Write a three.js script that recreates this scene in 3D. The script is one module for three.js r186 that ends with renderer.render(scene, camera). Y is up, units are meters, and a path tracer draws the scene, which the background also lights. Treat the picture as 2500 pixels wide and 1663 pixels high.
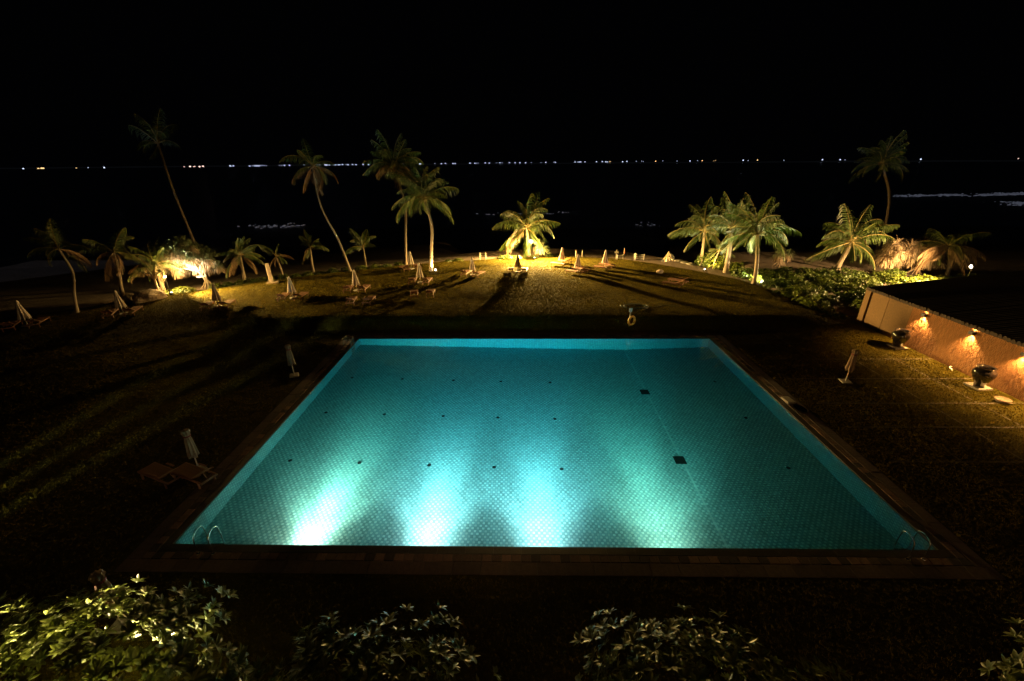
import * as THREE from 'three';
import { mergeGeometries } from 'three/addons/utils/BufferGeometryUtils.js';
import { RoundedBoxGeometry } from 'three/addons/geometries/RoundedBoxGeometry.js';
import { ImprovedNoise } from 'three/addons/math/ImprovedNoise.js';

// ---------------------------------------------------------------- camera, sky, moon, exposure
const scene = new THREE.Scene();
const camera = new THREE.PerspectiveCamera(77.35, 1024 / 681, 0.1, 9000);
camera.position.set(-0.994, 11.6, 10.207);
camera.rotation.order = 'YXZ';
camera.rotation.set(-0.39757, 0.018349, -0.007514);
const renderer = new THREE.WebGLRenderer();
renderer.toneMapping = THREE.LinearToneMapping;
const EXPOSURE = 24; // a long night exposure: lamp strengths below are given for exposure 1 and divided by it
renderer.toneMappingExposure = EXPOSURE;
renderer.shadowMap.enabled = true;

const skyData = new Float32Array(32 * 16 * 4);
for (let i = 0; i < 32 * 16; i++) skyData.set([0.00035 / EXPOSURE, 0.00037 / EXPOSURE, 0.0005 / EXPOSURE, 1], i * 4);
const sky = new THREE.DataTexture(skyData, 32, 16, THREE.RGBAFormat, THREE.FloatType);
sky.mapping = THREE.EquirectangularReflectionMapping;
sky.magFilter = THREE.LinearFilter; sky.needsUpdate = true;
scene.background = sky; scene.environment = sky;

// the moon stands low over the land behind the hotel; the hotel's shadow covers the garden and only the sea is moonlit
const moon = new THREE.DirectionalLight(new THREE.Color().setRGB(0.72, 0.78, 1), 0.32 / EXPOSURE);
moon.name = 'moon_light';
moon.position.set(-25, 30, 100); moon.target.position.set(0, 0, 0);
moon.castShadow = true;
Object.assign(moon.shadow.camera, { left: -260, right: 260, top: 120, bottom: -120, near: 1, far: 600 });
scene.add(moon, moon.target);

// ---------------------------------------------------------------- helpers
const V = (x, y, z) => new THREE.Vector3(x, y, z);
const RGB = (r, g, b) => new THREE.Color().setRGB(r, g, b);
function rng(seed) { let a = seed >>> 0; return () => { a = (a + 0x6d2b79f5) | 0; let t = Math.imul(a ^ (a >>> 15), 1 | a); t = (t + Math.imul(t ^ (t >>> 7), 61 | t)) ^ t; return ((t ^ (t >>> 14)) >>> 0) / 4294967296; }; }
const noise = new ImprovedNoise();
const N = (x, y, z = 0) => noise.noise(x, y, z);
const clamp = (x, a, b) => Math.min(b, Math.max(a, x));
const sm = (a, b, x) => { const t = clamp((x - a) / (b - a), 0, 1); return t * t * (3 - 2 * t); };
const lerp = (a, b, t) => a + (b - a) * t;
const taken = {};
const numbered = (n) => { taken[n] = (taken[n] ?? -1) + 1; return taken[n] ? n + '_' + String(taken[n]).padStart(3, '0') : n; };
function shadows(m) { m.castShadow = m.receiveShadow = true; return m; }
function part(name, geometry, material, parent, label) {
  const m = shadows(new THREE.Mesh(geometry, material)); m.name = name; parent.add(m);
  if (label) m.userData.label = label;
  return m;
}
function thing(name, label, category, pos = [0, 0, 0], turn = 0, group) {
  const o = new THREE.Group(); o.name = numbered(name); o.position.set(...pos); o.rotation.y = turn;
  o.userData = { label, category }; if (group) o.userData.group = group;
  scene.add(o); return o;
}
function structure(name, geometry, material, kind = 'structure') {
  const m = geometry ? shadows(new THREE.Mesh(geometry, material)) : new THREE.Group();
  m.name = name; m.userData.kind = kind; scene.add(m); return m;
}
function copyOf(root, label, pos, turn, group) {
  const c = root.clone(); c.name = numbered(root.name.replace(/_\d{3}$/, '')); c.position.set(...pos); c.rotation.y = turn;
  c.userData = { ...root.userData, label }; if (group) c.userData.group = group;
  scene.add(c); return c;
}
const box = (w, h, d, x = 0, y = 0, z = 0) => new THREE.BoxGeometry(w, h, d).translate(x, y, z);
const rbox = (w, h, d, r, x = 0, y = 0, z = 0) => new RoundedBoxGeometry(w, h, d, 1, r).translate(x, y, z);
const cyl = (r0, r1, h, x = 0, y = 0, z = 0, n = 12) => new THREE.CylinderGeometry(r1, r0, h, n).translate(x, y + h / 2, z);
function bar(a, b, r, n = 8, r2 = r) {
  const d = b.clone().sub(a), g = new THREE.CylinderGeometry(r2, r, d.length(), n);
  g.applyQuaternion(new THREE.Quaternion().setFromUnitVectors(V(0, 1, 0), d.clone().normalize()));
  return g.translate(...a.clone().add(b).multiplyScalar(0.5).toArray());
}
const tube = (pts, r, seg = 24, n = 8) => new THREE.TubeGeometry(new THREE.CatmullRomCurve3(pts), seg, r, n);
const join = (list) => mergeGeometries(list.map((g) => (g.index ? g.toNonIndexed() : g)));
function geo(pos, uv, smooth = true) {
  const g = new THREE.BufferGeometry(); g.setAttribute('position', new THREE.Float32BufferAttribute(pos, 3));
  g.setAttribute('uv', new THREE.Float32BufferAttribute(uv ?? new Array(pos.length / 3 * 2).fill(0), 2)); if (smooth) g.computeVertexNormals(); return g;
}
// a tapered tube along a curve, with ring ridges
function trunkGeo(pts, radius, seg, ridge = 0, n = 10) {
  const c = new THREE.CatmullRomCurve3(pts), fr = c.computeFrenetFrames(seg), pos = [], uv = [], idx = [];
  for (let i = 0; i <= seg; i++) {
    const t = i / seg, p = c.getPointAt(t), r = radius(t) * (1 + ridge * (i % 2 ? 1 : -1));
    for (let k = 0; k <= n; k++) {
      const a = k / n * Math.PI * 2, w = p.clone().addScaledVector(fr.normals[i], Math.cos(a) * r).addScaledVector(fr.binormals[i], Math.sin(a) * r);
      pos.push(w.x, w.y, w.z); uv.push(k / n * 2, t * c.getLength());
    }
  }
  for (let i = 0; i < seg; i++) for (let k = 0; k < n; k++) { const a = i * (n + 1) + k, b = a + n + 1; idx.push(a, a + 1, b, b, a + 1, b + 1); }
  const g = new THREE.BufferGeometry(); g.setAttribute('position', new THREE.Float32BufferAttribute(pos, 3)); g.setAttribute('uv', new THREE.Float32BufferAttribute(uv, 2)); g.setIndex(idx); g.computeVertexNormals(); return g;
}
// grey noise texture: fine and coarse layers, values lo..hi as a multiplier of the material's colour
function noiseTex(size, f, lo, hi, opts = {}) {
  const d = new Uint8Array(size * size * 4), r = rng(opts.seed ?? 7), per = (x, y, s, z) => { // periodic by blending
    const u = x / size, v = y / size, n = (a, b) => N(a * s, b * s, z);
    return n(u, v) * (1 - u) * (1 - v) + n(u - 1, v) * u * (1 - v) + n(u, v - 1) * (1 - u) * v + n(u - 1, v - 1) * u * v;
  };
  for (let y = 0; y < size; y++) for (let x = 0; x < size; x++) {
    let v = 0, w = 0; f.forEach((s, k) => { const a = 1 / (1 + k * 0.5); v += a * per(x * (opts.sx ?? 1) % size, y, s, k * 7.3); w += a; });
    v = clamp(0.5 + v / w * 1.1 + (opts.grain ?? 0) * (r() - 0.5), 0, 1); v = lerp(lo, hi, v);
    const t = opts.tint ?? [1, 1, 1]; d.set([clamp(v * t[0], 0, 1) * 255, clamp(v * t[1], 0, 1) * 255, clamp(v * t[2], 0, 1) * 255, 255], (y * size + x) * 4);
  }
  const t = new THREE.DataTexture(d, size, size); t.wrapS = t.wrapT = THREE.RepeatWrapping; t.magFilter = THREE.LinearFilter; t.minFilter = THREE.LinearFilter; t.needsUpdate = true; return t;
}
// box-projected uv in metres
function metre(g) {
  g = g.index ? g.toNonIndexed() : g; g.computeVertexNormals(); const p = g.attributes.position, n = g.attributes.normal, uv = new Float32Array(p.count * 2);
  for (let i = 0; i < p.count; i++) { const ax = Math.abs(n.getX(i)), ay = Math.abs(n.getY(i)), az = Math.abs(n.getZ(i)); uv.set(ax > ay && ax > az ? [p.getZ(i), p.getY(i)] : ay > az ? [p.getX(i), p.getZ(i)] : [p.getX(i), p.getY(i)], i * 2); }
  g.setAttribute('uv', new THREE.BufferAttribute(uv, 2)); return g;
}
const rep = (t, a, b = a) => { const c = t.clone(); c.repeat.set(a, b); c.needsUpdate = true; return c; };
const mat = (color, rough = 0.8, extra = {}) => new THREE.MeshStandardMaterial({ color, roughness: rough, ...extra });
const phys = (color, rough, extra) => new THREE.MeshPhysicalMaterial({ color, roughness: rough, ...extra });

const texSoil = noiseTex(256, [6, 14, 40, 90], 0.45, 1, { grain: 0.35, seed: 3 });
const texFine = noiseTex(256, [10, 40, 80], 0.6, 1, { grain: 0.3, seed: 5 });
const texBump = noiseTex(256, [8, 24, 60], 0, 1, { grain: 0.2, seed: 9 });
const texWood = noiseTex(256, [3, 30, 70], 0.5, 1, { grain: 0.1, seed: 11 });
const M = {
  grass: phys(RGB(0.062, 0.052, 0.006), 0.95, { specularIntensity: 0.1, map: rep(texSoil, 0.35), bumpMap: rep(texBump, 0.9), bumpScale: 0.03 }),
  sand: mat(RGB(0.2, 0.145, 0.105), 0.95, { map: rep(texSoil, 0.12), bumpMap: rep(texBump, 0.25), bumpScale: 0.12 }),
  tuft: phys(RGB(0.105, 0.086, 0.008), 0.9, { transmission: 0.25, specularIntensity: 0.1, side: THREE.DoubleSide }),
  sea: mat(RGB(0.004, 0.007, 0.01), 0.3, { bumpMap: rep(texBump, 0.02), bumpScale: 0.25 }),
  foam: mat(RGB(0.85, 0.86, 0.9), 0.95),
  grout: mat(RGB(0.09, 0.17, 0.17), 0.9),
  tile: mat(RGB(1, 1, 1), 0.35),
  water: phys(RGB(1, 1, 1), 0, { transmission: 1, thickness: 2, ior: 1.33, attenuationColor: RGB(0.31, 0.79, 0.87), attenuationDistance: 4.6 }),
  rim: mat(RGB(0.05, 0.048, 0.045), 0.45, { map: rep(texFine, 1.3), bumpMap: rep(texBump, 2), bumpScale: 0.004 }),
  brick: [0, 1, 2, 3].map((k) => mat(RGB(0.045 + k * 0.055, 0.032 + k * 0.03, 0.026 + k * 0.021), 0.9, { map: rep(texSoil, 1.5 + k * 0.3), bumpMap: rep(texBump, 3), bumpScale: 0.004 })),
  paving: [0, 1, 2].map((k) => mat(RGB(0.06 + k * 0.016, 0.036 + k * 0.01, 0.028 + k * 0.007), 0.92, { map: rep(texSoil, 0.8 + k * 0.2), bumpMap: rep(texBump, 2), bumpScale: 0.005 })),
  chrome: mat(RGB(0.72, 0.72, 0.72), 0.16, { metalness: 1 }),
  dark: mat(RGB(0.01, 0.01, 0.01), 0.7),
  wood: mat(RGB(0.24, 0.105, 0.05), 0.65, { map: rep(texWood, 2, 0.4) }),
  woodPale: mat(RGB(0.5, 0.44, 0.36), 0.7, { map: rep(texWood, 2, 0.4) }),
  canvasOld: mat(RGB(0.22, 0.14, 0.08), 0.9, { map: rep(texFine, 3), side: THREE.DoubleSide }),
  canvas: mat(RGB(0.52, 0.45, 0.38), 0.9, { map: rep(texFine, 3), side: THREE.DoubleSide }),
  strap: mat(RGB(0.16, 0.02, 0.015), 0.8),
  pole: mat(RGB(0.42, 0.3, 0.2), 0.6),
  concrete: mat(RGB(0.36, 0.33, 0.29), 0.9, { map: rep(texSoil, 1), bumpMap: rep(texBump, 2), bumpScale: 0.006 }),
  stone: mat(RGB(0.3, 0.22, 0.16), 0.92, { map: rep(texSoil, 0.6), bumpMap: rep(texBump, 0.8), bumpScale: 0.05 }),
  stele: mat(RGB(0.5, 0.4, 0.33), 0.9, { map: rep(texSoil, 0.7), bumpMap: rep(texBump, 1), bumpScale: 0.02 }),
  trunk: mat(RGB(0.3, 0.235, 0.17), 0.9, { map: rep(texFine, 1, 2), bumpMap: rep(texBump, 1, 3), bumpScale: 0.02 }),
  root: mat(RGB(0.42, 0.33, 0.24), 0.9, { map: rep(texFine, 1, 1) }),
  frond: phys(RGB(0.062, 0.1, 0.018), 0.5, { transmission: 0.3, side: THREE.DoubleSide }),
  frondYoung: phys(RGB(0.1, 0.165, 0.022), 0.5, { transmission: 0.35, side: THREE.DoubleSide }),
  frondDry: phys(RGB(0.3, 0.19, 0.1), 0.85, { transmission: 0.2, side: THREE.DoubleSide }),
  rachis: mat(RGB(0.26, 0.2, 0.07), 0.6),
  strapLeaf: phys(RGB(0.15, 0.185, 0.09), 0.45, { transmission: 0.2, side: THREE.DoubleSide }),
  strapDry: phys(RGB(0.33, 0.24, 0.15), 0.85, { transmission: 0.25, side: THREE.DoubleSide }),
  leaf: [0, 1, 2].map((k) => phys(RGB(0.09 + 0.03 * k, 0.135 + 0.03 * k, 0.022), 0.42, { transmission: 0.25, side: THREE.DoubleSide })),
  bigLeaf: [0, 1, 2].map((k) => phys(RGB(0.06 + 0.035 * k, 0.085 + 0.03 * k, 0.014), 0.38, { transmission: 0.25, side: THREE.DoubleSide, clearcoat: 0.1, clearcoatRoughness: 0.3 })),
  plaster: mat(RGB(0.24, 0.105, 0.032), 0.95, { map: rep(texSoil, 0.9, 0.25), bumpMap: rep(texBump, 0.8, 0.4), bumpScale: 0.055 }),
  panel: mat(RGB(0.155, 0.085, 0.028), 0.85, { map: rep(texFine, 0.8), bumpMap: rep(texBump, 1.5), bumpScale: 0.004 }),
  frame: mat(RGB(0.2, 0.14, 0.08), 0.8, { map: rep(texWood, 1, 1) }),
  roof: mat(RGB(0.05, 0.035, 0.028), 0.95, { map: rep(texSoil, 0.8) }),
  glaze: phys(RGB(0.012, 0.01, 0.01), 0.12, { clearcoat: 1, clearcoatRoughness: 0.06 }),
  black: mat(RGB(0.015, 0.014, 0.013), 0.5),
  white: mat(RGB(0.78, 0.76, 0.72), 0.7),
  red: mat(RGB(0.5, 0.07, 0.04), 0.8, { side: THREE.DoubleSide }),
  ring: mat(RGB(0.6, 0.36, 0.05), 0.6),
  hotel: mat(RGB(0.2, 0.17, 0.14), 0.95),
  hose: mat(RGB(0.03, 0.05, 0.03), 0.5),
};
const glow = (r, g, b, k) => new THREE.MeshStandardMaterial({ color: RGB(0, 0, 0), emissive: RGB(r, g, b), emissiveIntensity: k / EXPOSURE, roughness: 1 });
function point(name, color, cd, pos, parent, radius = 1) {
  const l = new THREE.PointLight(color, cd / EXPOSURE); l.name = name; l.position.set(...pos); l.castShadow = true; l.shadow.radius = radius; parent.add(l); return l;
}
function spot(name, color, cd, pos, to, angle, pen, parent, radius = 1) {
  const l = new THREE.SpotLight(color, cd / EXPOSURE, 0, angle, pen); l.name = name; l.position.set(...pos); l.target.position.set(...to); l.castShadow = true; l.shadow.radius = radius; parent.add(l, l.target); return l;
}

// ---------------------------------------------------------------- terrain
const EDGE = [[-75, -6], [-60, -10], [-45, -17], [-38, -22], [-33, -26.5], [-26.5, -31], [-19, -36.2], [-10, -40.3], [0, -43.2], [6, -42.8], [11, -41.8], [15, -38.4], [18, -35.6], [21, -31.5], [23, -27.5], [24.5, -22.5], [60, -22.5]];
function edgeZ(x) {
  for (let i = 1; i < EDGE.length; i++) if (x <= EDGE[i][0]) { const [a, b] = [EDGE[i - 1], EDGE[i]]; return lerp(a[1], b[1], (x - a[0]) / (b[0] - a[0])) + 0.25 * N(x * 0.5, 3.3); }
  return -22.5;
}
const PX = 12.5, PZ = -17.86, OUT = 1.04; // pool half width, far edge, coping width
function lawnY(x, z) {
  const bank = sm(-18.95, -20.7, z) * 0.78, swale = 0.16 * sm(-21.2, -25.5, z);
  const side = sm(-17, -27, x) * 0.7;                                // on the left the lawn rises slowly to the edge
  const mid = bank - swale, w = sm(-24, -15, x) * (1 - sm(19, 24, x));
  const left = 0.7 * sm(-14, -24, z) * (1 - sm(19, 26, x)) + side * (1 - sm(-14, -24, z)) * sm(2, -14, z);
  const flat = x > -PX - OUT - 1.5 && x < PX + OUT + 1.5 && z > PZ - OUT - 1 ? 0 : 1;
  const far = sm(-22, -27, z);
  return lerp(left, mid, w) + flat * far * (0.05 * N(x * 0.12, z * 0.14) + 0.07 * N(x * 0.05 + 4, z * 0.22));
}
function beachY(x, z) {
  const e = edgeZ(x) - z, right = sm(20, 27, x), mid = sm(-16, -2, x) * (1 - right);
  let h = 0.5 - 0.09 * Math.max(0, e - 1);
  h = lerp(h, 0.62 - 0.33 * Math.max(0, e - 5.5), mid);
  h = lerp(h, 0.45 - 0.14 * Math.max(0, e - 24), right);
  if (e < 0.4) h = Math.min(h, lawnY(x, z) - 0.12 - 0.2 * (0.4 - e));
  return Math.max(-4.5, h) + 0.05 * N(x * 0.3, z * 0.5);
}
function patch(x0, x1, nx, nz, zf, zn, h, pos, uv, nor) {
  const P = (i, j) => { const x = lerp(x0, x1, i / nx), a = zf(x), b = zn(x), z = lerp(a, b, j / nz); return [x, h(x, z), z]; };
  for (let i = 0; i < nx; i++) for (let j = 0; j < nz; j++) {
    const a = P(i, j), b = P(i, j + 1), c = P(i + 1, j + 1), d = P(i + 1, j);
    for (const p of [a, b, c, a, c, d]) {
      pos.push(...p); uv.push(p[0], p[2]);
      const n = V(h(p[0] - 0.1, p[2]) - h(p[0] + 0.1, p[2]), 0.2, h(p[0], p[2] - 0.1) - h(p[0], p[2] + 0.1)).normalize(); nor.push(n.x, n.y, n.z);
    }
  }
}
function sheet(list) {
  const pos = [], uv = [], nor = []; for (const a of list) patch(...a, pos, uv, nor);
  const g = geo(pos, uv, false); g.setAttribute('normal', new THREE.Float32BufferAttribute(nor, 3)); return g;
}
const K = (v) => () => v;
structure('lawn', sheet([
  [-74, 26, 150, 46, edgeZ, K(PZ - OUT), lawnY], [26, 60, 10, 4, edgeZ, K(PZ - OUT), lawnY],
  [-74, -PX - OUT, 60, 24, K(PZ - OUT), K(OUT), lawnY], [PX + OUT, 60, 40, 24, K(PZ - OUT), K(OUT), lawnY], [-74, 60, 60, 8, K(OUT), K(30), lawnY]]), M.grass);
structure('beach', sheet([[-90, 130, 130, 70, (x) => Math.min(edgeZ(x) - 62, -80), (x) => edgeZ(x) + 0.9, beachY]]), M.sand);
{
  const g = new THREE.PlaneGeometry(14000, 9000, 1, 1).rotateX(-Math.PI / 2).translate(0, -2.6, -4560);
  const uv = g.attributes.uv; for (let i = 0; i < uv.count; i++) uv.setXY(i, uv.getX(i) * 14000, uv.getY(i) * 9000);
  structure('sea', g, M.sea);
}
// far shore of the bay: a low dark strip of land
{
  const pos = [], R = 3060;
  for (let i = 0; i < 120; i++) {
    const a0 = lerp(-0.95, 0.95, i / 120), a1 = lerp(-0.95, 0.95, (i + 1) / 120), h = (a) => 2 + 7 * Math.abs(N(a * 6, 1)) + 3 * Math.abs(N(a * 25, 5));
    const p = (a, r, y) => [Math.sin(a) * r, y, -Math.cos(a) * r];
    for (const [A, B] of [[p(a0, R, -4), p(a1, R, -4)]]) { const C = p(a1, R + 120, h(a1)), D = p(a0, R + 120, h(a0)), E = p(a1, R + 900, -4), F = p(a0, R + 900, -4); pos.push(...A, ...B, ...C, ...A, ...C, ...D, ...D, ...C, ...E, ...D, ...E, ...F); }
  }
  structure('far_shore', geo(pos), mat(RGB(0.03, 0.035, 0.03), 1));
}

// ---------------------------------------------------------------- pool
const floorY = (x) => (x < 6.5 ? lerp(-1.25, -2.15, (x + 12.5) / 19) : lerp(-2.15, -1.76, (x - 6.5) / 6));
{
  const basin = structure('pool_basin');
  // shell: floor slopes to a valley, four walls with thickness
  const prof = [[-12.506, 0], [-12.506, floorY(-12.5) - 0.006], [6.5, -2.156], [12.506, floorY(12.5) - 0.006], [12.506, 0], [12.8, 0], [12.8, -2.6], [-12.8, -2.6], [-12.8, 0]].map(([x, y]) => new THREE.Vector2(x, y - 0.045 * (y === 0)));
  part('pool_shell', new THREE.ExtrudeGeometry(new THREE.Shape(prof), { depth: 18.6, bevelEnabled: false }).translate(0, 0, -18.2), M.grout, basin);
  part('end_wall', box(25.0, 2.7, 0.28, 0, -1.395, 0.146), M.grout, basin);
  part('end_wall', box(25.0, 2.7, 0.28, 0, -1.395, PZ - 0.146), M.grout, basin);
  // mosaic: pale squares between longer teal tiles, every other row shifted
  const r = rng(21), spots = { s: [], l: [] };
  const add = (kind, m, pale) => { const k = 0.8 + 0.34 * r(), c = kind === 's' || pale ? [0.45 * k, 0.55 * k, 0.54 * k] : [0.22 * k, 0.35 * k, 0.36 * k]; spots[kind].push([m, c]); };
  const tiles = (len, rows, place) => { for (let i = 0; i < rows; i++) for (let u = (i % 2) * 0.125 - 0.125; u < len; u += 0.25) { if (u + 0.05 > 0.03 && u + 0.05 < len - 0.03) add('s', place(i, u + 0.05)); if (u + 0.175 > 0.05 && u + 0.175 < len - 0.05) add('l', place(i, u + 0.175), rows === 250 && i === 190); } };
  const mk = (p, q, sc) => new THREE.Matrix4().compose(p, q, sc), one = V(1, 1, 1);
  const tiltL = new THREE.Quaternion().setFromEuler(new THREE.Euler(0, 0, Math.atan2(-0.9, 19))), tiltR = new THREE.Quaternion().setFromEuler(new THREE.Euler(0, 0, Math.atan2(0.39, 6)));
  tiles(-PZ, 250, (i, u) => { const x = -12.45 + i * 0.1; return mk(V(x, floorY(x) - 0.004, -u), x < 6.5 ? tiltL : tiltR, one); });
  const qFar = new THREE.Quaternion().setFromEuler(new THREE.Euler(0, Math.PI / 2, Math.PI / 2)), qSide = new THREE.Quaternion().setFromEuler(new THREE.Euler(0, 0, Math.PI / 2));
  const lowest = (x) => floorY(x);
  const wall = (len, rows, place) => tiles(len, rows, place);
  wall(25, 21, (i, u) => { const y = -0.1 - i * 0.1, x = -12.5 + u, m = mk(V(x, y, PZ - 0.004), qFar, one); m.under = y < lowest(x) + 0.02; return m; });
  wall(25, 21, (i, u) => { const y = -0.1 - i * 0.1, x = -12.5 + u, m = mk(V(x, y, 0.004), qFar, one); m.under = y < lowest(x) + 0.02; return m; });
  wall(-PZ, 12, (i, u) => mk(V(-12.504, -0.1 - i * 0.1, -u), qSide, one));
  wall(-PZ, 17, (i, u) => mk(V(12.504, -0.1 - i * 0.1, -u), qSide, one));
  for (const [kind, len] of [['s', 0.094], ['l', 0.144]]) {
    const list = spots[kind].filter(([m]) => !m.under), im = new THREE.InstancedMesh(new THREE.BoxGeometry(0.094, 0.008, len), M.tile, list.length);
    list.forEach(([m, c], k) => { im.setMatrixAt(k, m); im.setColorAt(k, RGB(...c)); });
    im.name = 'mosaic_tiles'; im.userData.kind = 'stuff'; shadows(im); basin.add(im);
  }
  // floor inlets and main drains
  const inlet = new THREE.LatheGeometry([[0, 0.03], [0.05, 0.03], [0.075, 0.022], [0.09, 0.008], [0.09, 0]].map(([a, b]) => new THREE.Vector2(a, b)), 20);
  for (const x of [-11.3, -8.18, -5.04, -2.12, 0.91, 10.95]) for (const z of [-12.95, -9.08, -5.2]) { const m = part('floor_inlet', inlet, M.dark, basin); m.position.set(x, floorY(x), z); }
  for (const z of [-12.0, -5.95]) {
    const d = part('drain_grate', join([box(0.5, 0.02, 0.04, 0, 0, -0.24), box(0.5, 0.02, 0.04, 0, 0, 0.24), box(0.04, 0.02, 0.44, -0.23, 0, 0), box(0.04, 0.02, 0.44, 0.23, 0, 0), ...[-3, -2, -1, 0, 1, 2, 3].map((k) => box(0.03, 0.016, 0.44, k * 0.058, 0, 0)), box(0.44, 0.006, 0.44, 0, -0.008, 0)]), M.dark, basin);
    d.position.set(6.45, -2.13, z);
  }
  // the water, a closed body with its own colour in depth
  const w = [[-12.52, -0.05], [-12.52, -1.29], [6.5, -2.2], [12.52, -1.82], [12.52, -0.05]].map(([x, y]) => new THREE.Vector2(x, y));
  structure('pool_water', new THREE.ExtrudeGeometry(new THREE.Shape(w), { depth: -PZ + 0.04, bevelEnabled: false }).translate(0, 0, PZ - 0.02), M.water);
}
// coping: wet stone rim, a row of bricks on edge, a paving strip; each piece is a part
{
  const cop = structure('pool_coping'), r = rng(5);
  const ring = (name, off, wide, len, gap, mats, y, thick, jitter) => {
    const run = (sx, sz, dx, dz, total) => {
      const n = Math.round(total / (len + gap)), L = total / n;
      const g = rbox(L - gap, thick, wide - gap, 0.006);
      const uv = g.attributes.uv; for (let i = 0; i < uv.count; i++) uv.setXY(i, g.attributes.position.getX(i), g.attributes.position.getZ(i) + g.attributes.position.getY(i));
      for (let k = 0; k < n; k++) {
        const m = part(name, g, Array.isArray(mats) ? mats[Math.floor(r() * mats.length)] : mats, cop), t = (k + 0.5) * L;
        m.position.set(sx + dx * t, y - thick / 2 + (r() - 0.5) * jitter, sz + dz * t); m.rotation.y = dx ? 0 : Math.PI / 2; m.rotation.x = (r() - 0.5) * jitter * 0.8;
      }
    };
    const h = wide / 2, X = PX + off, Zn = off, Zf = PZ - off;
    run(-X - wide, Zn + h, 1, 0, 2 * X + 2 * wide); run(-X - wide, Zf - h, 1, 0, 2 * X + 2 * wide);
    run(-X - h, Zf, 0, 1, Zn - Zf); run(X + h, Zf, 0, 1, Zn - Zf);
  };
  ring('rim_slab', -0.015, 0.295, 0.9, 0.004, M.rim, 0, 0.1, 0.002);
  ring('brick', 0.3, 0.27, 0.29, 0.02, M.brick, 0.012, 0.1, 0.012);
  ring('paving_slab', 0.59, 0.45, 0.86, 0.012, M.paving, 0.016, 0.09, 0.008);
  const bed = (w, d, x, z) => part('mortar_bed', box(w, 0.1, d, x, -0.075, z), M.rim, cop);
  bed(2 * PX + 2.08, 1.03, 0, 0.525); bed(2 * PX + 2.08, 1.03, 0, PZ - 0.525); bed(1.03, -PZ, -PX - 0.525, PZ / 2); bed(1.03, -PZ, PX + 0.525, PZ / 2);
}
// underwater lamps in the near wall
const poolLamps = [[-8.5, 'warm white', [1, 0.86, 0.58], 580], [-4.25, 'cool white', [1, 0.88, 0.78], 660], [-0.15, 'brightest cool white', [1, 0.88, 0.8], 680], [4.4, 'dim greenish white', [1, 0.88, 0.58], 470]];
for (const [x, tone, c, cd] of poolLamps) {
  const t = thing('pool_lamp', `${tone} underwater lamp in the near pool wall`, 'pool lamp', [x, -0.62, 0]);
  part('rim', new THREE.TorusGeometry(0.13, 0.016, 8, 28).translate(0, 0, -0.012), M.chrome, t);
  part('lens', new THREE.CylinderGeometry(0.12, 0.12, 0.02, 24).rotateX(Math.PI / 2).translate(0, 0, -0.01), glow(...c, 6), t);
  spot('pool_lamp_beam', RGB(...c), cd * 0.42, [0, 0, -0.06], [0, 0.0, -1.2], 0.78, 1, t, 4);
  spot('pool_lamp_far', RGB(...c), cd * 0.4, [0, 0, -0.06], [0, 0.12, -1.2], 0.42, 1, t, 4);
  spot('pool_lamp_core', RGB(...c), cd * 0.9, [0, 0, -0.06], [0, -0.15, -1.2], 0.29, 1, t, 4);
  spot('pool_lamp_dip', RGB(...c), cd * 0.1, [0, 0, -0.06], [0, -0.7, -1.2], 0.72, 1, t, 4);
  spot('pool_lamp_spill', RGB(...c), cd * 0.06, [0, 0, -0.06], [0, -0.05, -1.2], 1.5, 1, t, 4);
}
// ladders
function ladder(label, pos, turn) {
  const t = thing('pool_ladder', label, 'ladder', pos, turn, 'pool ladders');
  for (const x of [-0.24, 0.24]) {
    part('rail', tube([V(x, 0.0, 0.34), V(x, 0.4, 0.34), V(x, 0.66, 0.3), V(x, 0.78, 0.12), V(x, 0.72, -0.1), V(x, 0.45, -0.16), V(x, 0, -0.18), V(x, -0.5, -0.17), V(x, -0.98, -0.14)], 0.021, 40, 10), M.chrome, t);
    part('flange', new THREE.LatheGeometry([[0.06, 0.018], [0.055, 0.03], [0.03, 0.04], [0.021, 0.045]].map(([a, b]) => new THREE.Vector2(a, b)), 16).translate(x, 0, 0.34), M.chrome, t);
  }
  for (const y of [-0.25, -0.52, -0.8]) part('step', rbox(0.5, 0.03, 0.08, 0.01, 0, y, -0.17), M.chrome, t);
  return t;
}
ladder('chrome pool ladder at the near left corner of the pool', [-11.12, 0, 0.02], 0);
ladder('chrome pool ladder at the near right corner of the pool', [11.45, 0, 0.02], 0);
ladder('chrome pool ladder at the far left corner of the pool', [-12.52, 0, -16.25], -Math.PI / 2);

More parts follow.
